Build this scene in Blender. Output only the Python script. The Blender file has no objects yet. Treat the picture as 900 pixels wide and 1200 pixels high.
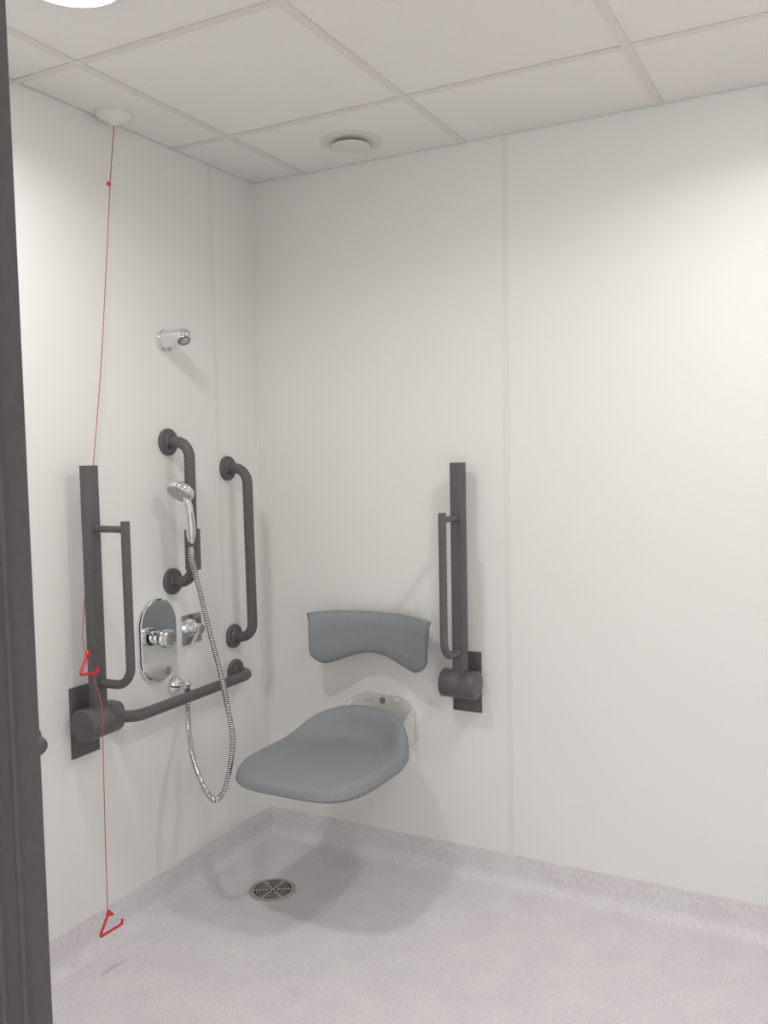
import bpy, bmesh, math, random
from mathutils import Vector, Matrix, Euler
PI = math.pi
S = bpy.context.scene
C = S.collection

# ------------------------------------------------------------------ camera, world, lights, exposure
H = 2.379                      # ceiling height
cam_d = bpy.data.cameras.new('camera')
cam = bpy.data.objects.new('camera', cam_d); C.objects.link(cam)
cam.location = (1.92104, -2.67105, 1.41116)
cam.rotation_euler = Euler((1.50424275, 0.0198330861, 0.485915309), 'XYZ')
cam_d.sensor_fit = 'HORIZONTAL'; cam_d.sensor_width = 36.0
cam_d.lens = 1044.30216 / 900 * 36.0
cam_d.clip_start = 0.02
S.camera = cam
w = bpy.data.worlds.new('world'); S.world = w; w.use_nodes = True
w.node_tree.nodes['Background'].inputs[0].default_value = (1.0, 0.97, 0.96, 1)
w.node_tree.nodes['Background'].inputs[1].default_value = 0.9
S.view_settings.view_transform = 'Standard'; S.view_settings.look = 'None'
S.view_settings.gamma = 1.0; S.view_settings.use_curve_mapping = False
S.view_settings.exposure = 1.20
LAMPS = [(0.5165, -1.32), (1.7165, -0.72)]
LAMP_STRENGTH = 8.0     # glow of the opal diffuser itself
LAMP_POWER = 2.9          # beam of the reflector behind it
LAMP_SPREAD = 156
LAMP_COLOR = (1.0, 0.965, 0.945)

for lx, ly in LAMPS:
    ld = bpy.data.lights.new('lamp_beam', 'AREA'); ld.shape = 'DISK'; ld.size = .15; ld.energy = LAMP_POWER * (.80 if lx < 1 else .86); ld.color = LAMP_COLOR; ld.spread = math.radians(LAMP_SPREAD)
    lo = bpy.data.objects.new('lamp_beam', ld); C.objects.link(lo); lo.location = (lx, ly, H - .0265)

# ------------------------------------------------------------------ materials
def mat(name, col, rough=0.5, metal=0.0, noise=None, bump=None, spec=0.5, coat=0.0):
    m = bpy.data.materials.new(name); m.use_nodes = True
    nt = m.node_tree; b = nt.nodes['Principled BSDF']
    b.inputs['Base Color'].default_value = (*col, 1)
    b.inputs['Roughness'].default_value = rough
    b.inputs['Metallic'].default_value = metal
    b.inputs['Specular IOR Level'].default_value = spec
    b.inputs['Coat Weight'].default_value = coat
    tc = nt.nodes.new('ShaderNodeTexCoord')
    if noise:                                   # (scale, colour a, colour b, lo, hi)
        n = nt.nodes.new('ShaderNodeTexNoise'); n.inputs['Scale'].default_value = noise[0]; n.inputs['Detail'].default_value = 3
        r = nt.nodes.new('ShaderNodeValToRGB')
        r.color_ramp.elements[0].position = noise[3]; r.color_ramp.elements[1].position = noise[4]
        r.color_ramp.elements[0].color = (*noise[1], 1); r.color_ramp.elements[1].color = (*noise[2], 1)
        nt.links.new(tc.outputs['Object'], n.inputs['Vector']); nt.links.new(n.outputs['Fac'], r.inputs['Fac'])
        nt.links.new(r.outputs['Color'], b.inputs['Base Color'])
    if bump:                                    # (scale, strength, distance)
        n2 = nt.nodes.new('ShaderNodeTexNoise'); n2.inputs['Scale'].default_value = bump[0]; n2.inputs['Detail'].default_value = 4
        bp = nt.nodes.new('ShaderNodeBump'); bp.inputs['Strength'].default_value = bump[1]; bp.inputs['Distance'].default_value = bump[2]
        nt.links.new(tc.outputs['Object'], n2.inputs['Vector']); nt.links.new(n2.outputs['Fac'], bp.inputs['Height'])
        nt.links.new(bp.outputs['Normal'], b.inputs['Normal'])
    return m

M = {}
M['wall'] = mat('white_wall_cladding', (.885, .887, .862), .42, noise=(1.3, (.878, .880, .855), (.892, .894, .870), .3, .7), bump=(2.2, .10, .01))
M['strip'] = mat('white_joint_strip', (.845, .845, .82), .4)
M['sealant'] = mat('grey_sealant', (.42, .40, .39), .5)
M['ceiling'] = mat('ceiling_tile_board', (.90, .875, .86), .9, noise=(260, (.87, .845, .83), (.92, .895, .88), .35, .65), bump=(300, .25, .002))
M['grid'] = mat('ceiling_grid_enamel', (.80, .77, .755), .5)
M['void'] = mat('dark_ceiling_gap', (.10, .09, .085), .9)
M['black'] = mat('charcoal_powder_coat', (.118, .117, .116), .42, noise=(90, (.110, .109, .108), (.126, .125, .124), .3, .7))
M['chrome'] = mat('chrome', (.80, .81, .82), .07, 1.0)
M['satin'] = mat('satin_chrome', (.52, .52, .51), .3, 1.0)
M['steel'] = mat('brushed_steel', (.50, .475, .455), .38, .85, noise=(60, (.46, .44, .42), (.56, .53, .51), .3, .7))
M['groove'] = mat('hose_groove', (.07, .068, .066), .5, .2)
M['hole'] = mat('dark_recess', (.03, .027, .025), .8)
M['ring_shade'] = mat('black_ring_shade', (.03, .03, .03), .5)  # black that paints in the shade behind the mixer knob
M['seat'] = mat('grey_seat_foam', (.272, .296, .312), .62, noise=(45, (.264, .288, .304), (.28, .304, .320), .3, .7), bump=(220, .12, .002))
M['white_metal'] = mat('white_painted_metal', (.78, .775, .75), .28, coat=.3)
M['white_plastic'] = mat('white_plastic', (.86, .86, .83), .45)
M['vent'] = mat('cream_vent_plastic', (.76, .755, .69), .45)
M['red'] = mat('red_plastic', (.72, .035, .06), .38)
M['cord'] = mat('red_cord', (.52, .085, .09), .7)
M['frame'] = mat('grey_door_frame_paint', (.078, .073, .075), .45, noise=(160, (.072, .068, .070), (.085, .080, .082), .3, .7))
M['spray_light'] = mat('light_grey_spray_plate', (.50, .50, .49), .4, .2)
M['spray'] = mat('grey_spray_plate', (.30, .30, .295), .5, .2)

def floor_material():
    m = bpy.data.materials.new('speckled_grey_vinyl'); m.use_nodes = True
    nt = m.node_tree; L = nt.links; b = nt.nodes['Principled BSDF']
    b.inputs['Roughness'].default_value = .52
    tc = nt.nodes.new('ShaderNodeTexCoord')
    def ramp(fac, p0, c0, p1, c1):
        r = nt.nodes.new('ShaderNodeValToRGB')
        r.color_ramp.elements[0].position = p0; r.color_ramp.elements[1].position = p1
        r.color_ramp.elements[0].color = (*c0, 1); r.color_ramp.elements[1].color = (*c1, 1)
        L.new(fac, r.inputs['Fac']); return r.outputs['Color']
    n = nt.nodes.new('ShaderNodeTexNoise'); n.inputs['Scale'].default_value = 150; n.inputs['Detail'].default_value = 3
    L.new(tc.outputs['Object'], n.inputs['Vector'])
    base = ramp(n.outputs['Fac'], .32, (.71, .685, .705), .68, (.855, .83, .855))
    n2 = nt.nodes.new('ShaderNodeTexNoise'); n2.inputs['Scale'].default_value = 9; n2.inputs['Detail'].default_value = 4
    L.new(tc.outputs['Object'], n2.inputs['Vector'])
    blot = ramp(n2.outputs['Fac'], .3, (.93, .92, .93), .7, (1, 1, 1))
    mx = nt.nodes.new('ShaderNodeMix'); mx.data_type = 'RGBA'; mx.blend_type = 'MULTIPLY'; mx.inputs[0].default_value = 1
    L.new(base, mx.inputs[6]); L.new(blot, mx.inputs[7])
    cur = mx.outputs[2]
    L.new(cur, b.inputs['Base Color'])
    bp = nt.nodes.new('ShaderNodeBump'); bp.inputs['Strength'].default_value = .15; bp.inputs['Distance'].default_value = .001
    L.new(n.outputs['Fac'], bp.inputs['Height']); L.new(bp.outputs['Normal'], b.inputs['Normal'])
    return m
M['floor'] = floor_material()

def emit(name, col, s):
    m = bpy.data.materials.new(name); m.use_nodes = True
    b = m.node_tree.nodes['Principled BSDF']
    b.inputs['Base Color'].default_value = (.9, .9, .9, 1)
    b.inputs['Emission Color'].default_value = (*col, 1); b.inputs['Emission Strength'].default_value = s
    return m
M['lamp'] = emit('lit_diffuser', LAMP_COLOR, LAMP_STRENGTH)

# ------------------------------------------------------------------ mesh helpers
def obj(name, bm, m, parent=None, smooth=False, bevel=0, origin=None, angle=40):
    if bevel:
        es = [e for e in bm.edges if len(e.link_faces) == 2 and e.calc_face_angle(0) > math.radians(30)]
        bmesh.ops.bevel(bm, geom=es, offset=bevel, segments=3, affect='EDGES', profile=.5, clamp_overlap=True)
    bmesh.ops.recalc_face_normals(bm, faces=bm.faces)
    off = Vector((0, 0, 0))
    if parent is not None: off = parent_loc(parent)
    elif origin is not None: off = Vector(origin)
    bmesh.ops.translate(bm, verts=bm.verts, vec=-off)
    me = bpy.data.meshes.new(name); bm.to_mesh(me); bm.free()
    me.materials.append(m)
    if smooth or bevel:
        for p in me.polygons: p.use_smooth = True
        me.set_sharp_from_angle(angle=math.radians(angle))
    o = bpy.data.objects.new(name, me); C.objects.link(o)
    if parent is not None: o.parent = parent
    elif origin is not None: o.location = origin
    return o

def parent_loc(p):
    v = Vector((0, 0, 0))
    while p is not None:
        v += p.location; p = p.parent
    return v

def thing(name, label, cat, loc=(0, 0, 0), group=None):
    o = bpy.data.objects.new(name, None); C.objects.link(o); o.location = loc
    o.empty_display_size = .05
    o['label'] = label; o['category'] = cat
    if group: o['group'] = group
    return o

def struct(o):
    o['kind'] = 'structure'; return o

def box(bm, x0, x1, y0, y1, z0, z1):
    vs = [bm.verts.new((x, y, z)) for z in (z0, z1) for y in (y0, y1) for x in (x0, x1)]
    for f in ((0, 1, 3, 2), (4, 6, 7, 5), (0, 4, 5, 1), (2, 3, 7, 6), (0, 2, 6, 4), (1, 5, 7, 3)):
        bm.faces.new([vs[i] for i in f])
    return vs

def frame_of(d):
    d = Vector(d).normalized()
    a = Vector((0, 0, 1)) if abs(d.z) < .9 else Vector((1, 0, 0))
    u = d.cross(a).normalized(); v = d.cross(u).normalized()
    return d, u, v

def lathe(bm, o, axis, prof, n=40, cap=True):
    """prof: list of (distance along axis, radius)"""
    o = Vector(o); d, u, v = frame_of(axis); rings = []
    for t, r in prof:
        if r <= 1e-6: rings.append([bm.verts.new(o + d * t)])
        else: rings.append([bm.verts.new(o + d * t + (u * math.cos(2 * PI * k / n) + v * math.sin(2 * PI * k / n)) * r) for k in range(n)])
    for a, b in zip(rings, rings[1:]):
        for k in range(n):
            k2 = (k + 1) % n
            if len(a) == 1 and len(b) == 1: continue
            if len(a) == 1: bm.faces.new((a[0], b[k], b[k2]))
            elif len(b) == 1: bm.faces.new((a[k], a[k2], b[0]))
            else: bm.faces.new((a[k], a[k2], b[k2], b[k]))
    if cap:
        for r in (rings[0], rings[-1]):
            if len(r) > 2: bm.faces.new(r)

def rcyl(bm, o, axis, length, r, e=.002, n=40, t0=0):
    """closed cylinder with rounded rims"""
    pr = [(t0, 0), (t0, r - e)] + [(t0 + e - e * math.cos(a), r - e + e * math.sin(a)) for a in (PI / 6, PI / 3, PI / 2)]
    pr += [(t0 + length - e + e * math.sin(a), r - e + e * math.cos(a)) for a in (0, PI / 6, PI / 3)] + [(t0 + length, r - e), (t0 + length, 0)]
    lathe(bm, o, axis, pr, n)

def sweep(bm, pts, rad, n=20, cap=True, ell=(1, 1)):
    pts = [Vector(p) for p in pts]; N = len(pts)
    rads = rad if isinstance(rad, (list, tuple)) else [rad] * N
    tan = []
    for i in range(N):
        a = pts[max(0, i - 1)]; b = pts[min(N - 1, i + 1)]; tan.append((b - a).normalized())
    _, u, _ = frame_of(tan[0]); rings = []
    for i in range(N):
        u = (u - tan[i] * u.dot(tan[i])).normalized(); v = tan[i].cross(u)
        rings.append([bm.verts.new(pts[i] + (u * math.cos(2 * PI * k / n) * ell[0] + v * math.sin(2 * PI * k / n) * ell[1]) * rads[i]) for k in range(n)])
    for a, b in zip(rings, rings[1:]):
        for k in range(n): bm.faces.new((a[k], a[(k + 1) % n], b[(k + 1) % n], b[k]))
    if cap: bm.faces.new(rings[0]); bm.faces.new(rings[-1])

def fillet(pts, r, seg=10):
    """polyline with rounded corners; r is one radius or one per inner corner"""
    pts = [Vector(p) for p in pts]; out = [pts[0]]
    for i in range(1, len(pts) - 1):
        rr = r[i - 1] if isinstance(r, (list, tuple)) else r
        a = (pts[i - 1] - pts[i]).normalized(); b = (pts[i + 1] - pts[i]).normalized()
        ang = a.angle(b); d = rr / math.tan(ang / 2)
        p0 = pts[i] + a * d; p1 = pts[i] + b * d
        c = pts[i] + (a + b).normalized() * (rr / math.sin(ang / 2))
        v0 = (p0 - c); v1 = (p1 - c); th = v0.angle(v1); ax = v0.cross(v1).normalized()
        for k in range(seg + 1): out.append(c + Matrix.Rotation(th * k / seg, 3, ax) @ v0)
    out.append(pts[-1]); return out

def catmull(pts, step=12):
    pts = [Vector(p) for p in pts]; P = [pts[0] * 2 - pts[1]] + pts + [pts[-1] * 2 - pts[-2]]; out = []
    for i in range(1, len(P) - 2):
        for k in range(step):
            t = k / step; a, b, c, d = P[i - 1:i + 3]
            out.append(.5 * ((2 * b) + (c - a) * t + (2 * a - 5 * b + 4 * c - d) * t * t + (3 * b - a - 3 * c + d) * t ** 3))
    out.append(pts[-1]); return out

def prism(bm, poly, axis, t0, t1):
    """extrude a 2D polygon; axis 'x': poly is (y,z); 'y': (x,z); 'z': (x,y)"""
    f = {'x': lambda a, b, t: (t, a, b), 'y': lambda a, b, t: (a, t, b), 'z': lambda a, b, t: (a, b, t)}[axis]
    A = [bm.verts.new(f(a, b, t0)) for a, b in poly]; B = [bm.verts.new(f(a, b, t1)) for a, b in poly]
    n = len(poly); bm.faces.new(A); bm.faces.new(B)
    for k in range(n): bm.faces.new((A[k], A[(k + 1) % n], B[(k + 1) % n], B[k]))

def rrect(w_, h_, r, n=6):
    out = []
    for cx, cy, a0 in ((w_ / 2 - r, h_ / 2 - r, 0), (-w_ / 2 + r, h_ / 2 - r, PI / 2), (-w_ / 2 + r, -h_ / 2 + r, PI), (w_ / 2 - r, -h_ / 2 + r, 1.5 * PI)):
        out += [(cx + r * math.cos(a0 + PI / 2 * k / n), cy + r * math.sin(a0 + PI / 2 * k / n)) for k in range(n + 1)]
    return out
NB = bmesh.new

# ------------------------------------------------------------------ the setting
XR = 2.75; YF = -2.28; YB = -2.40; XJ = 1.455; XD = 2.40
COVE = .10
bm = NB(); box(bm, -.2, XR + .2, -3.6, .2, -.1, 0); struct(obj('floor', bm, M['floor']))
bm = NB(); box(bm, -.12, 0, -3.6, .12, 0, H + .12); struct(obj('wall_left', bm, M['wall']))
bm = NB(); box(bm, 0, XR, 0, .12, 0, H + .12); struct(obj('wall_back', bm, M['wall']))
bm = NB(); box(bm, XR, XR + .12, -3.6, .12, 0, H + .12); struct(obj('wall_right', bm, M['wall']))
bm = NB()
box(bm, 0, XJ - .04, YB, YF, 0, H); box(bm, XD + .04, XR, YB, YF, 0, H); box(bm, XJ - .04, XD + .04, YB, YF, 2.14, H)
struct(obj('wall_front', bm, M['wall']))

# ceiling: lay-in boards between a 24 mm white grid, with a fine dark gap along the walls
GX = [.2165 + .6 * k for k in range(0, 5)]; GY = [-.4196 - .6 * k for k in range(0, 4)]
cb = NB()
xs = [0] + [g for g in GX if g < XR] + [XR]; ys = [0] + [g for g in GY if g > YF] + [YF]
for i in range(len(xs) - 1):
    for j in range(len(ys) - 1):
        x0 = xs[i] + (.0035 if i == 0 else .0055); x1 = xs[i + 1] - (.003 if i == len(xs) - 2 else .0055)
        y0 = ys[j] - (.0035 if j == 0 else .0055); y1 = ys[j + 1] + (.003 if j == len(ys) - 2 else .0055)
        box(cb, x0, x1, y1, y0, H + .0015, H + .014)
ceil = struct(obj('ceiling', cb, M['ceiling']))
gb = NB()
for g in GX:
    if g < XR: box(gb, g - .012, g + .012, YF, -.002, H - .0015, H + .0010)
for g in GY:
    if g > YF: box(gb, .002, XR, g - .012, g + .012, H - .0012, H + .0008)
struct(obj('ceiling_grid', gb, M['grid'], ceil))
bm = NB(); box(bm, 0, XR, YF, 0, H + .016, H + .12); struct(obj('ceiling_void', bm, M['void'], ceil))

# joint strips of the wall cladding, and the strip in the corner
def vstrip(name, poly):
    bm = NB(); prism(bm, poly, 'z', COVE, H - .001); return struct(obj(name, bm, M['strip'], bevel=.0008))
vstrip('trim_1', [(.941, 0), (.941, -.0018), (.959, -.0018), (.959, 0)])
vstrip('trim_2', [(0, -.254), (.0018, -.254), (.0018, -.236), (0, -.236)])
vstrip('trim_3', [(0, 0), (0, -.016), (.0015, -.016), (.004, -.004), (.016, -.0015), (.016, 0)])

# coved vinyl skirting: the floor sheet turned up the walls
def cove_profile():
    p = [(.0, COVE), (.0020, COVE), (.0024, COVE - .004), (.0046, .045)]
    r = .040
    for k in range(1, 9):
        a = PI / 2 * k / 8
        p.append((.0046 + r - r * math.cos(a), .0015 + r + .0035 - r * math.sin(a) - .0035))
    p.append((.0446 + .01, .0)); p.append((0, 0))
    return p
CP = cove_profile()
bm = NB(); prism(bm, [(-a, z) for a, z in CP], 'x', 0, XR); struct(obj('baseboard_back', bm, M['floor'], smooth=True))
bm = NB(); prism(bm, CP, 'y', -.0, YF); struct(obj('baseboard_left', bm, M['floor'], smooth=True))
bm = NB(); prism(bm, [(XR - a, z) for a, z in CP], 'y', -.0, YF); struct(obj('baseboard_right', bm, M['floor'], smooth=True))

# dark grey grooved door frame, the photographer stands in its opening
def jamb_profile(x, s):
    g = [(x - s * .05, YB - .012), (x, YB - .012)]
    for yc in (YB + .018, YB + .045, YB + .070, YB + .088, YB + .104):
        g += [(x, yc - .0016), (x + s * .0020, yc - .0008), (x + s * .0020, yc + .0008), (x, yc + .0016)]
    g += [(x, YF + .0045), (x - s * .002, YF + .0065), (x - s * .05, YF + .0065)]
    return g
bm = NB(); prism(bm, jamb_profile(XJ, 1), 'z', 0, 2.14); prism(bm, jamb_profile(XD, -1), 'z', 0, 2.14)
box(bm, XJ, XD, YB - .012, YF + .0065, 2.10, 2.14)
struct(obj('door_1', bm, M['frame']))

# ------------------------------------------------------------------ ceiling lamps, vent, alarm cord
for i, (lx, ly) in enumerate(LAMPS):
    t = thing('ceiling_light', ['round bright ceiling light in the tile above the red pull cord, upper left',
                                'round ceiling light in the tile near the back wall, beyond the upper right corner'][i], 'ceiling light', (lx, ly, H), 'round ceiling lights')
    bm = NB(); lathe(bm, (lx, ly, H + .0013), (0, 0, -1), [(0, .118), (.012, .118), (.016, .113), (.016, .101), (.008, .101)], 64, cap=False)
    obj('rim', bm, M['white_plastic'], t, smooth=True)
    bm = NB(); lathe(bm, (lx, ly, H - .008), (0, 0, -1), [(0, 0), (0, .1005), (.008, .1005), (.014, .085), (.0165, .05), (.017, 0)], 64)
    obj('diffuser', bm, M['lamp'], t, smooth=True)

t = thing('air_vent', 'round cream air valve set in the ceiling above the folding seat', 'vent', (.514, -.188, H))
bm = NB(); lathe(bm, (.514, -.188, H + .0013), (0, 0, -1), [(-.012, .070), (.001, .070), (.0025, .072), (.003, .080), (.0025, .092), (.001, .0975), (0, .098)], 64, cap=False)
obj('outer_ring', bm, M['vent'], t, smooth=True)
bm = NB(); lathe(bm, (.514, -.188, H), (0, 0, -1), [(-.02, 0), (-.02, .0698), (-.0145, .0698), (-.0145, 0)], 48)
obj('throat', bm, M['hole'], t)
bm = NB(); lathe(bm, (.514, -.188, H), (0, 0, -1), [(-.012, 0), (-.012, .018), (.010, .024), (.0105, .058), (.012, .0605), (.0155, .058), (.0165, .044), (.017, 0)], 64)
obj('valve_disc', bm, M['vent'], t, smooth=True)

RX, RY = .058, -.735
t = thing('alarm_pull_cord', 'red emergency pull cord hanging from a white ceiling rose behind the left hinged rail', 'pull cord', (RX, RY, H))
bm = NB(); lathe(bm, (RX, RY, H + .0013), (0, 0, -1), [(0, .050), (.006, .050), (.012, .047), (.018, .036), (.022, .020), (.030, .012), (.032, .006), (.032, 0)], 48)
obj('ceiling_rose', bm, M['white_plastic'], t, smooth=True)
cord_pts = [(RX, RY, H - .033), (.052, -.752, 2.19), (.040, -.80, 1.70), (.034, -.842, 1.392), (.031, -.872, 1.15), (.045, -.917, .93), (.066, -.929, .886)]
low = [(.072, -.928, .872), (.092, -.935, .83), (.118, -.934, .76), (.137, -.945, .705), (.140, -.951, .66), (.140, -.957, .40), (.140, -.960, .180)]
bm = NB(); sweep(bm, catmull(cord_pts, 10), .0012, 8); sweep(bm, catmull(low, 10), .0012, 8)
obj('cord', bm, M['cord'], t, smooth=True)
bm = NB(); lathe(bm, (.0505, -.757, 2.175), (0, 0, 1), [(0, 0), (.002, .005), (.007, .0065), (.012, .005), (.014, 0)], 16)
obj('bead', bm, M['red'], t, smooth=True)
def pull_handle(a, b, c, d, e):
    bm = NB(); sweep(bm, fillet([a, b, c, d], [.004, .0035], 6), .0038, 12)
    lathe(bm, Vector(a) - (Vector(b) - Vector(a)).normalized() * -.008, Vector(a) - Vector(b), [(0, 0), (0, .0055), (.012, .0065), (.016, .003), (.016, 0)], 14)
    sweep(bm, [Vector(a) + Vector((0, 0, -.002)), Vector(a) + Vector(e)], [.006, .004], 10)
    obj('pull_handle', bm, M['red'], t, smooth=True)
pull_handle((.070, -.927, .880), (.088, -.973, .832), (.094, -.918, .826), (.094, -.912, .842), (.006, .008, -.006))
pull_handle((.140, -.957, .176), (.140, -.992, .125), (.140, -.910, .122), (.140, -.907, .135), (.004, .012, -.008))

# ------------------------------------------------------------------ grab bars
def rose(parent, at, normal, r=.042):
    bm = NB(); lathe(bm, Vector(at) + Vector(normal) * .0005, normal, [(0, 0), (0, r), (.008, r), (.0115, r - .003), (.0125, r - .008), (.0125, .024), (.016, .0205), (.018, .018)], 48, cap=False)
    obj('wall_flange', bm, M['black'], parent, smooth=True)
def grab_bar(name, label, a, b, x, r=.0172, bend=.052):
    """a, b: (y, z) of the two flanges on the left wall"""
    t = thing(name, label, 'grab bar', (0, a[0], a[1]), 'charcoal grab bars on the left wall')
    bm = NB(); sweep(bm, fillet([(.005, *a), (x, *a), (x, *b), (.005, *b)], bend, 14), r, 28)
    obj('bar', bm, M['black'], t, smooth=True)
    rose(t, (0, *a), (1, 0, 0)); rose(t, (0, *b), (1, 0, 0))
    return t
grab_bar('grab_bar', 'charcoal vertical grab bar holding the chrome hand shower', (-.499, 1.016), (-.497, 1.458), .088)
grab_bar('grab_bar', 'charcoal vertical grab bar nearest the room corner, nothing on it', (-.194, .781), (-.200, 1.368), .086)
grab_bar('grab_bar', 'charcoal horizontal grab bar under the shower controls', (-.191, .656), (-.775, .658), .078)
grab_bar('grab_bar', 'charcoal bar with only its rounded end showing beside the grey door frame', (-1.082, .672), (-1.62, .672), .080, r=.020, bend=.050)

# ------------------------------------------------------------------ hinged support rails, folded up
def hinged_rail(label, base, rot):
    """built for a wall at local y = 0 facing -y, plate centred on x = 0; rot turns it on to its wall"""
    R = Matrix.Rotation(rot, 4, 'Z'); T = Matrix.Translation(Vector(base))
    t = thing('hinged_support_rail', label, 'support rail', base, 'folded up hinged support rails')
    def put(name, bm, m, par=t, **k):
        bmesh.ops.transform(bm, matrix=T @ R, verts=bm.verts); return obj(name, bm, m, par, **k)
    bm = NB(); box(bm, -.050, .050, -.008, 0, -.100, .100); put('wall_plate', bm, M['black'], bevel=.0015)
    bm = NB(); rcyl(bm, (-.062, -.058, .004), (1, 0, 0), .120, .0455, .003, 56); box(bm, -.045, .045, -.03, -.004, -.045, .035)
    br = put('hinge_barrel', bm, M['black'], smooth=True)
    bm = NB(); rcyl(bm, (.0575, -.058, .004), (1, 0, 0), .0015, .042, .0005, 48); put('end_cap', bm, M['black'], br, smooth=True)
    bm = NB(); rcyl(bm, (-.063, -.058, .004), (1, 0, 0), .0015, .042, .0005, 48); put('end_cap', bm, M['black'], br, smooth=True)
    # main arm: flattened tube
    bm = NB()
    prism(bm, [(a, b - .060) for a, b in rrect(.050, .034, .013)], 'z', .035, .717)
    put('main_arm', bm, M['black'], smooth=True, angle=50)
    bm = NB()
    sweep(bm, fillet([(-.0, -.070, .113), (-.0, -.186, .115), (-.0, -.186, .565)], .055, 14), .0125, 20)
    put('lower_rail', bm, M['black'], smooth=True)
    bm = NB(); sweep(bm, [(0, -.07, .543), (0, -.186, .543)], .0095, 16); put('cross_bar', bm, M['black'], smooth=True)
    return t
hinged_rail('charcoal folded support rail on left wall with red cord across its barrel', (0, -.885, .675), PI / 2)
hinged_rail('charcoal folded support rail on back wall right of the grey backrest', (.805, 0, .658), 0)

# ------------------------------------------------------------------ shower fittings
t = thing('overhead_shower_outlet', 'chrome wall mounted fixed shower head high on the left wall', 'shower head', (0, -.495, 1.775))
bm = NB(); rcyl(bm, (.0005, -.495, 1.775), (1, 0, 0), .008, .034, .003); obj('wall_flange', bm, M['chrome'], t, smooth=True)
bm = NB()
axs = Vector((1, -.04, .10)).normalized(); base = Vector((.008, -.495, 1.776))
lathe(bm, base, axs, [(0, 0), (0, .0305), (.004, .0305), (.03, .0285), (.060, .0255), (.075, .0235), (.086, .0195), (.093, .0135), (.097, .006), (.098, 0)], 40)
obj('spout_body', bm, M['chrome'], t, smooth=True)
bm = NB(); nrm = Vector((.50, -.30, -.81)).normalized(); c0 = Vector((.080, -.500, 1.783))
lathe(bm, c0, nrm, [(.004, .0205), (.0185, .0215), (.0205, .0205), (.0205, .0195), (.0190, .0190)], 36, cap=False); obj('nozzle_collar', bm, M['chrome'], t, smooth=True)
bm = NB(); lathe(bm, c0, nrm, [(.0185, .0192), (.0195, .0190), (.0205, .011), (.0195, .0085), (.0215, .006), (.0215, 0)], 36, cap=False); obj('spray_face', bm, M['spray'], t, smooth=True)
bm = NB(); rcyl(bm, (.022, -.495, 1.752), (0, 0, -1), .010, .007, .001, 20); obj('grub_screw', bm, M['satin'], t, smooth=True)

# thermostatic mixer
MY, MZ = -.580, .842
t = thing('shower_mixer_valve', 'chrome oval shower mixer plate with large round knob', 'shower valve', (0, MY, MZ))
def stadium(hw, hh, n=24):
    return [(hw * math.cos(a), hh - hw + hw * math.sin(a)) for a in [PI * k / n for k in range(n + 1)]] + [(hw * math.cos(a), -(hh - hw) + hw * math.sin(a)) for a in [PI + PI * k / n for k in range(n + 1)]]
bm = NB()
lay = [(.0005, 1.0), (.009, 1.0), (.013, .975), (.015, .93)]
R_ = [[bm.verts.new((x, MY + a, MZ + b)) for a, b in stadium(.0825 * s + 0, .132 - .0825 * (1 - s))] for x, s in lay]
for a, b in zip(R_, R_[1:]):
    for q in range(len(a)): bm.faces.new((a[q], a[(q + 1) % len(a)], b[(q + 1) % len(a)], b[q]))
bm.faces.new(R_[0]); bm.faces.new(R_[-1])
obj('oval_plate', bm, M['chrome'], t, smooth=True, angle=12)
KY, KZ = MY - .008, MZ + .010
bm = NB(); rcyl(bm, (.014, KY, KZ), (1, 0, 0), .022, .022, .002); obj('knob_base', bm, M['chrome'], t, smooth=True)
bm = NB(); rcyl(bm, (.034, KY, KZ), (1, 0, 0), .006, .0255, .001); obj('knob_shade_ring', bm, M['ring_shade'], t, smooth=True)  # dark ring, shade between base and knob put in as colour
bm = NB(); rcyl(bm, (.040, KY, KZ), (1, 0, 0), .028, .0285, .004); kn = obj('control_knob', bm, M['chrome'], t, smooth=True)
bm = NB(); rcyl(bm, (.0675, KY, KZ), (1, 0, 0), .0012, .020, .0004); obj('knob_cap', bm, M['satin'], kn, smooth=True)
bm = NB(); sweep(bm, [(.024, KY - .018, KZ + .014), (.030, KY - .040, KZ + .026)], [.0065, .0055], 14); obj('stop_lever', bm, M['chrome'], t, smooth=True)
bm = NB(); rcyl(bm, (.0145, MY + .030, MZ - .098), (1, 0, 0), .004, .011, .001); obj('plate_boss', bm, M['satin'], t, smooth=True)  # small round boss low on the plate

# square diverter valve
t = thing('shower_flow_valve', 'square chrome valve plate with small round knob right of the oval mixer', 'shower valve', (0, -.417, .848))
bm = NB(); prism(bm, [(a - .417, b + .848) for a, b in rrect(.097, .098, .003)], 'x', .0005, .006); obj('square_plate', bm, M['chrome'], t, bevel=.001)
bm = NB(); lathe(bm, (.006, -.426, .853), (1, 0, 0), [(0, 0), (0, .029), (.006, .029), (.009, .024), (.010, .020), (.022, .020), (.024, .017), (.032, .017)], 40)
obj('valve_body', bm, M['chrome'], t, smooth=True)
bm = NB(); rcyl(bm, (.037, -.426, .853), (1, 0, 0), .018, .0165, .002); kn = obj('control_knob', bm, M['chrome'], t, smooth=True)
bm = NB(); rcyl(bm, (.0546, -.426, .853), (1, 0, 0), .0016, .0145, .0005); obj('knob_cap', bm, M['spray'], kn, smooth=True)
bm = NB(); sweep(bm, [(.042, -.430, .842), (.036, -.452, .812), (.034, -.462, .798)], [.0042, .0036, .003], 14); obj('lever', bm, M['chrome'], t, smooth=True)

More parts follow.
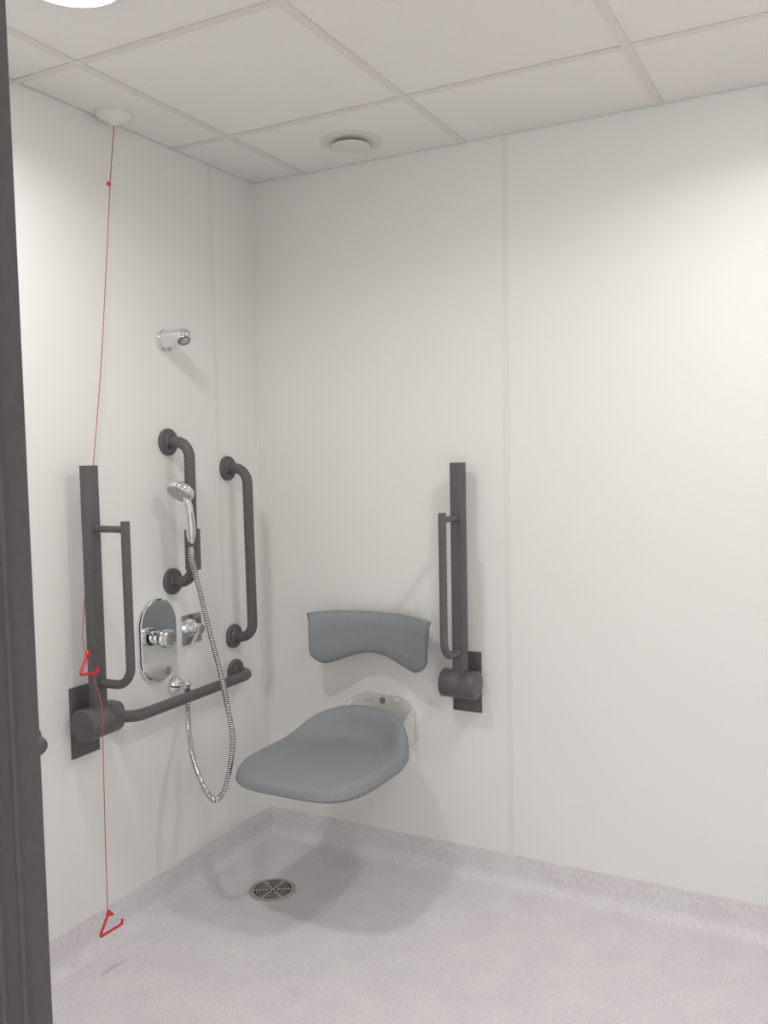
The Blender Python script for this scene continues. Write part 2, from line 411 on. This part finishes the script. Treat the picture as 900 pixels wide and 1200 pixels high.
# hose outlet elbow
t = thing('hose_outlet_elbow', 'small chrome wall outlet elbow feeding the shower hose under the oval mixer', 'hose outlet', (0, -.522, .683))
bm = NB(); lathe(bm, (.0005, -.505, .683), (1, 0, 0), [(0, 0), (0, .030), (.006, .030), (.011, .027), (.018, .021), (.024, .015), (.027, .008), (.028, 0)], 40)
obj('wall_rose', bm, M['chrome'], t, smooth=True)
bm = NB(); sweep(bm, fillet([(.020, -.503, .686), (.045, -.496, .688), (.045, -.496, .660)], .010, 8), .0085, 18)
lathe(bm, (.045, -.496, .697), (0, 0, -1), [(0, 0), (.001, .009), (.006, .013), (.013, .0135), (.018, .010), (.019, 0)], 24)
obj('elbow_arm', bm, M['chrome'], t, smooth=True)
bm = NB(); lathe(bm, (.045, -.496, .674), (0, 0, -1), [(0, 0), (0, .0105), (.016, .0105), (.018, .008), (.018, 0)], 6); obj('hose_nut', bm, M['chrome'], t)

# hand shower, its holder on the grab bar, and the hose
t = thing('shower_head_holder', 'charcoal sliding holder clamped round the vertical grab bar', 'shower holder', (.096, -.505, 1.06))
bm = NB(); n = 36; r0, r1 = .0212, .0245; rings = []
for z in (1.058, 1.184):
    for r in (r0, r1):
        rings.append([bm.verts.new((.091 + r * math.cos(2 * PI * k / n), -.500 + r * math.sin(2 * PI * k / n), z)) for k in range(n)])
for a, b in ((0, 1), (1, 3), (3, 2), (2, 0)):
    for k in range(n): bm.faces.new((rings[a][k], rings[a][(k + 1) % n], rings[b][(k + 1) % n], rings[b][k]))
obj('clamp_sleeve', bm, M['black'], t, smooth=True)
bm = NB(); box(bm, .100, .106, -.532, -.516, 1.085, 1.160); lathe(bm, (.113, -.5335, 1.135), (0, 0, 1), [(0, .0085), (.0, .0105), (.026, .0135), (.026, .0115), (0, .0085)], 30, cap=False)
obj('handle_cup', bm, M['black'], t, smooth=True)

hb = Vector((.114, -.5345, 1.135)); ht = Vector((.112, -.538, 1.262))
t = thing('hand_shower', 'chrome hand shower head resting in the holder on the grab bar', 'hand shower', hb)
ax = (ht - hb)
hp = [hb + ax * s + Vector((.004 * math.sin(PI * s), 0, 0)) for s in [k / 12 for k in range(13)]]
bm = NB(); sweep(bm, hp, [.0065, .0095, .0120, .0138, .0146, .0148, .0147, .0144, .0138, .0132, .0128, .0128, .0132], 24)
hd = obj('handle', bm, M['chrome'], t, smooth=True)
bm = NB()
for k in (-1, 1):
    sweep(bm, [p + Vector((.0095, -.0090, 0)) + Vector((.004 * k, .004 * k, 0)) for p in hp[2:11]], .0022, 8)
obj('handle_ridge', bm, M['satin'], hd, smooth=True)
face_n = Vector((-.04, -.62, -.70)).normalized()
hc = Vector((.095, -.552, 1.306))
bm = NB(); lathe(bm, hc, face_n, [(-.026, 0), (-.025, .012), (-.019, .030), (-.010, .0415), (0, .043), (.010, .043), (.013, .0405), (.013, .034)], 48, cap=False)
sweep(bm, [ht - ax * .05, hc - face_n * .014 + Vector((.006, .004, -.012))], [.0115, .014], 20)
obj('head_shell', bm, M['chrome'], t, smooth=True)
bm = NB(); lathe(bm, hc, face_n, [(.006, .0375), (.0135, .0375), (.0145, .030), (.0125, .022), (.0125, .014), (.0145, .011), (.0145, 0)], 48, cap=False)
fc = obj('spray_face', bm, M['spray_light'], t, smooth=True)
_, fu, fv = frame_of(face_n); bm = NB()
for ring, cnt in ((.027, 20), (.018, 12), (.008, 6)):
    for k in range(cnt):
        a = 2 * PI * k / cnt; rcyl(bm, hc + (fu * math.cos(a) + fv * math.sin(a)) * ring, face_n, .0035, .0014, .0004, 8, t0=.0125)
nz = obj('nozzles', bm, M['white_plastic'], fc); nz['kind'] = 'stuff'

hose = [(.114, -.5345, 1.112), (.115, -.534, 1.09), (.118, -.524, 1.05), (.130, -.520, .994), (.165, -.517, .854), (.200, -.517, .734), (.232, -.530, .640), (.252, -.537, .554), (.258, -.562, .470),
        (.252, -.588, .402), (.232, -.613, .383), (.190, -.615, .430), (.135, -.588, .496), (.085, -.541, .549), (.052, -.504, .602), (.045, -.496, .636), (.045, -.496, .655)]
hp = catmull(hose, 14)
# resample evenly, ribs by radius
L_ = [0]
for a, b in zip(hp, hp[1:]): L_.append(L_[-1] + (b - a).length)
def at_len(s):
    for i in range(1, len(L_)):
        if L_[i] >= s:
            f = (s - L_[i - 1]) / max(1e-9, L_[i] - L_[i - 1]); return hp[i - 1].lerp(hp[i], f)
    return hp[-1]
pitch = .0062; NN = int(L_[-1] / pitch) * 4
pts = [at_len(L_[-1] * k / NN) for k in range(NN + 1)]
rad = [(.0092, .0094, .0092, .0068)[k % 4] for k in range(NN + 1)]
t = thing('shower_hose', 'ribbed chrome shower hose looping from the hand shower down to the wall outlet', 'shower hose', (.114, -.5345, 1.12))
bm = NB(); sweep(bm, pts, rad, 12); ft = obj('flexible_tube', bm, M['chrome'], t, smooth=True, angle=30)
ft.data.materials.append(M['groove'])
for p_ in ft.data.polygons:                     # the grooves between the ribs get a darker colour
    if len(p_.vertices) == 4 and (p_.index // 12) % 4 == 2: p_.material_index = 1
bm = NB(); lathe(bm, (.114, -.5345, 1.134), (0, 0, -1), [(0, 0), (0, .0075), (.020, .0095), (.024, .0098), (.026, .009), (.026, 0)], 24); obj('end_nut', bm, M['satin'], t, smooth=True)

# ------------------------------------------------------------------ folding seat
SCX = .499
def smoothstep(a, b, x):
    t_ = min(1, max(0, (x - a) / (b - a))); return t_ * t_ * (3 - 2 * t_)
def seat_outline(th):
    """rounded plan: half-round back, squarer front"""
    yb, yf, hw = -.118, -.650, .224; yc = -.36
    c, s = math.cos(th), math.sin(th)
    if s >= 0: a, b, e = hw, yb - yc, 2.35
    else: a, b, e = hw, yc - yf, 4.0
    r = (abs(c / a) ** e + abs(s / b) ** e) ** (-1 / e)
    return r * c, yc + r * s
ZT = .494
def seat_top(x, y, s):
    """height of the upper surface; s is 0 in the middle and 1 at the rim"""
    back = smoothstep(-.33, -.19, y)
    edge = smoothstep(.70, .92, s)
    z = ZT - .014 * (1 - s ** 2) * smoothstep(-.62, -.4, y) - .008 * smoothstep(.2, .6, s) * (1 - smoothstep(.62, .8, s)) * smoothstep(-.4, -.25, y)
    fall = max(0, 1 - (abs(x) / .222) ** 2.4)
    z += edge * back * (.016 + .066 * fall)
    z -= .012 * smoothstep(-.50, -.66, y) 
    return z
bm = NB(); NT = 96; prev = None; rings = []
center = bm.verts.new((SCX, -.36, seat_top(0, -.36, 0)))
prof = [(s, 0, 0) for s in (.12, .25, .38, .5, .6, .68, .75, .81, .86, .90, .935)]
def rimpt(th, s, dz, absz=None):
    ox, oy = seat_outline(th); x = ox * s; y = -.36 + (oy + .36) * s
    z = seat_top(x, y, s) + dz if absz is None else absz
    return bm.verts.new((SCX + x, y, z))
for s, _, _ in prof: rings.append([rimpt(2 * PI * k / NT, s, 0) for k in range(NT)])
for s, dz in ((.960, -.003), (.980, -.009), (.994, -.018), (1.0, -.028)): rings.append([rimpt(2 * PI * k / NT, s, dz) for k in range(NT)])
ZB = .443
def sidept(th, s, f, ext=0):
    ox, oy = seat_outline(th); x0, y0 = ox * s, -.36 + (oy + .36) * s
    zt = seat_top(ox, oy, 1) - .028
    return bm.verts.new((SCX + x0, y0, zt + (ZB + .014 - zt) * f))
for s, f in ((1.001, .4), (.999, .8), (.992, 1.0)): rings.append([sidept(2 * PI * k / NT, s, f) for k in range(NT)])
rings.append([rimpt(2 * PI * k / NT, .975, 0, ZB + .004) for k in range(NT)])
rings.append([rimpt(2 * PI * k / NT, .945, 0, ZB) for k in range(NT)])
rings.append([rimpt(2 * PI * k / NT, .5, 0, ZB) for k in range(NT)])
for k in range(NT): bm.faces.new((center, rings[0][k], rings[0][(k + 1) % NT]))
for a, b in zip(rings, rings[1:]):
    for k in range(NT): bm.faces.new((a[k], b[k], b[(k + 1) % NT], a[(k + 1) % NT]))
bm.faces.new(rings[-1])
t = thing('shower_chair', 'grey moulded wall mounted shower seat with raised rounded back, on white bracket', 'shower seat', (SCX, 0, .40))
sp = obj('seat_pad', bm, M['seat'], t, smooth=True, angle=80)

BX = .490
bm = NB()
prism(bm, [(BX - .118, .415), (BX + .118, .415), (BX + .125, .43), (BX + .125, .535), (BX + .108, .566), (BX + .075, .580), (BX - .075, .580), (BX - .108, .566), (BX - .125, .535), (BX - .125, .43)], 'y', -.0005, -.012)
br = obj('wall_bracket', bm, M['white_metal'], t, bevel=.003)
bm = NB(); rcyl(bm, (BX + .002, -.0118, .560), (0, -1, 0), .0022, .0115, .0005, 28); obj('bolt_hole', bm, M['spray'], br, smooth=True)
for dx in (-.055, .057):
    bm = NB(); lathe(bm, (BX + dx, -.012, .563), (0, -1, 0), [(0, 0), (0, .0095), (.003, .009), (.006, .005), (.0065, 0)], 24); obj('screw', bm, M['white_metal'], br, smooth=True)
for sx in (-1, 1):
    bm = NB(); x = BX + sx * .121
    prism(bm, [(-.010, .545), (-.040, .535), (-.105, .500), (-.150, .465), (-.150, .44), (-.010, .43)], 'x', x - .004, x + .004)
    obj('side_gusset', bm, M['white_metal'], br, bevel=.002)
    bm = NB(); box(bm, BX + sx * .085 - .016, BX + sx * .085 + .016, -.50, -.01, .417, .4425)
    obj('support_arm', bm, M['white_metal'], t, bevel=.004)
bm = NB(); sweep(bm, [(BX - .118, -.10, .432), (BX + .118, -.10, .432)], .014, 20); obj('hinge_tube', bm, M['white_metal'], t, smooth=True)
bm = NB(); rcyl(bm, (BX + .116, -.052, .500), (-1, 0, 0), .008, .008, .001, 16); obj('hinge_bolt', bm, M['satin'], t, smooth=True)

# ------------------------------------------------------------------ backrest
t = thing('seat_backrest', 'grey curved backrest pad with arched lower edge on the back wall above the seat', 'backrest', (.488, 0, .78))
bm = NB(); NI = 64; BC = .488; HW = .222
def back_section(u):
    """closed (y, z) loop of the pad at u in -1..1, with its half-width position"""
    au = abs(u)
    zt = .874 - .010 * au ** 5
    arch = .046 * (math.cos(min(1, au / .78) * PI) * .5 + .5) ** .72
    zb = .692 + arch
    if au > .72: zb += .052 * (1 - math.sqrt(max(0, 1 - ((au - .72) / .28) ** 2))) * .95
    yf = -.082 - .050 * au ** 2                                # front face, ends come forward
    th = .044 * (1 - .15 * au)
    return yf, zt, zb, th
rings = []
NI2 = 72
us = [-math.cos(PI * k / NI2) for k in range(NI2 + 1)]
us = [max(-1, min(1, .35 * u + .65 * (-1 + 2 * k / NI2))) for k, u in enumerate(us)]
for u in us:
    yf, zt, zb, th = back_section(u)
    endf = max(0.0, (abs(u) - .93) / .07); rr = math.sqrt(max(0.0, 1 - endf ** 2)) if endf < 1 else 0
    th2 = max(.012, th * (.35 + .65 * rr))
    x = BC + HW * u; sgn = 1 if u > 0 else -1
    yc = yf + th / 2
    loop = []
    # front bottom -> front top -> rear lip -> notch -> rear bottom
    h = zt - zb
    fr = [(-.5, .10), (-.5, .30), (-.5, .55), (-.48, .78), (-.40, .90), (-.22, .965), (.05, 1.0), (.45, 1.0), (.72, .985), (.78, .955), (.62, .925), (.34, .90), (.22, .86), (.24, .80), (.42, .76), (.5, .70), (.5, .5), (.5, .25), (.47, .10), (.33, .025), (.1, 0.0), (-.2, .0), (-.38, .03)]
    for a, b in fr:
        nx = 0
        if abs(u) > .8:                                     # the rear lip overhangs the ends a little, the notch cuts in
            k = (abs(u) - .8) / .2
            if b > .92 and a > .3: nx = .012 * k
            elif .78 <= b <= .91 and a > .0: nx = -.016 * k
        loop.append(bm.verts.new((x + sgn * nx, yc + a * th2, zb + b * h)))
    rings.append(loop)
for a, b in zip(rings, rings[1:]):
    m_ = len(a)
    for q in range(m_): bm.faces.new((a[q], a[(q + 1) % m_], b[(q + 1) % m_], b[q]))
bm.faces.new(rings[0]); bm.faces.new(rings[-1])
pad = obj('pad', bm, M['seat'], t, smooth=True, angle=70)
for sx in (-1, 1):
    x = BC + sx * .165
    bm = NB(); rcyl(bm, (x, -.0005, .80), (0, -1, 0), .008, .030, .002, 32); sweep(bm, [(x, -.006, .80), (x, -.078, .80)], .012, 20)
    obj('wall_mount', bm, M['white_metal'], t, smooth=True)

# ------------------------------------------------------------------ floor drain
DX, DY = .265, -.370
t = thing('floor_drain', 'round steel floor drain with arc slots in the grey vinyl below the seat', 'drain', (DX, DY, 0))
bm = NB(); lathe(bm, (DX, DY, .0004), (0, 0, 1), [(0, 0), (0, .066), (.0004, .066), (.0004, 0)], 48); obj('sump', bm, M['hole'], t)
bm = NB(); lathe(bm, (DX, DY, .0002), (0, 0, 1), [(0, .077), (.0016, .0765), (.0026, .074), (.0034, .0715), (.0030, .068), (.0034, .0665), (.0012, .066), (0, .066)], 64, cap=False); obj('outer_ring', bm, M['steel'], t, smooth=True)
bm = NB()
def arcseg(r0_, r1_, a0, a1, z0=.0010, z1=.0030, n=10):
    A = []
    for k in range(n + 1):
        a = a0 + (a1 - a0) * k / n; A.append([bm.verts.new((DX + r * math.cos(a), DY + r * math.sin(a), z)) for r, z in ((r0_, z0), (r1_, z0), (r1_, z1), (r0_, z1))])
    for p, q in zip(A, A[1:]):
        for j in range(4): bm.faces.new((p[j], p[(j + 1) % 4], q[(j + 1) % 4], q[j]))
for r in (.0520, .0415, .0310, .0205): arcseg(r - .0022, r + .0022, 0, 2 * PI, n=60)
lathe(bm, (DX, DY, .001), (0, 0, 1), [(0, 0), (0, .009), (.002, .009), (.002, 0)], 24)
arcseg(.0610, .0665, 0, 2 * PI, n=60)
for k in range(6):
    a = 2 * PI * k / 6 + .52; wv = .0036
    d = Vector((math.cos(a), math.sin(a), 0)); nrm2 = Vector((-d.y, d.x, 0))
    q = [Vector((DX, DY, 0)) + d * r + nrm2 * s * wv * (.6 + r * 9) for r, s in ((.006, -1), (.062, -1), (.062, 1), (.006, 1))]
    lo = [bm.verts.new((v.x, v.y, .0010)) for v in q]; hi = [bm.verts.new((v.x, v.y, .00305)) for v in q]
    bm.faces.new(lo); bm.faces.new(hi)
    for j in range(4): bm.faces.new((lo[j], lo[(j + 1) % 4], hi[(j + 1) % 4], hi[j]))
obj('grate', bm, M['steel'], t)
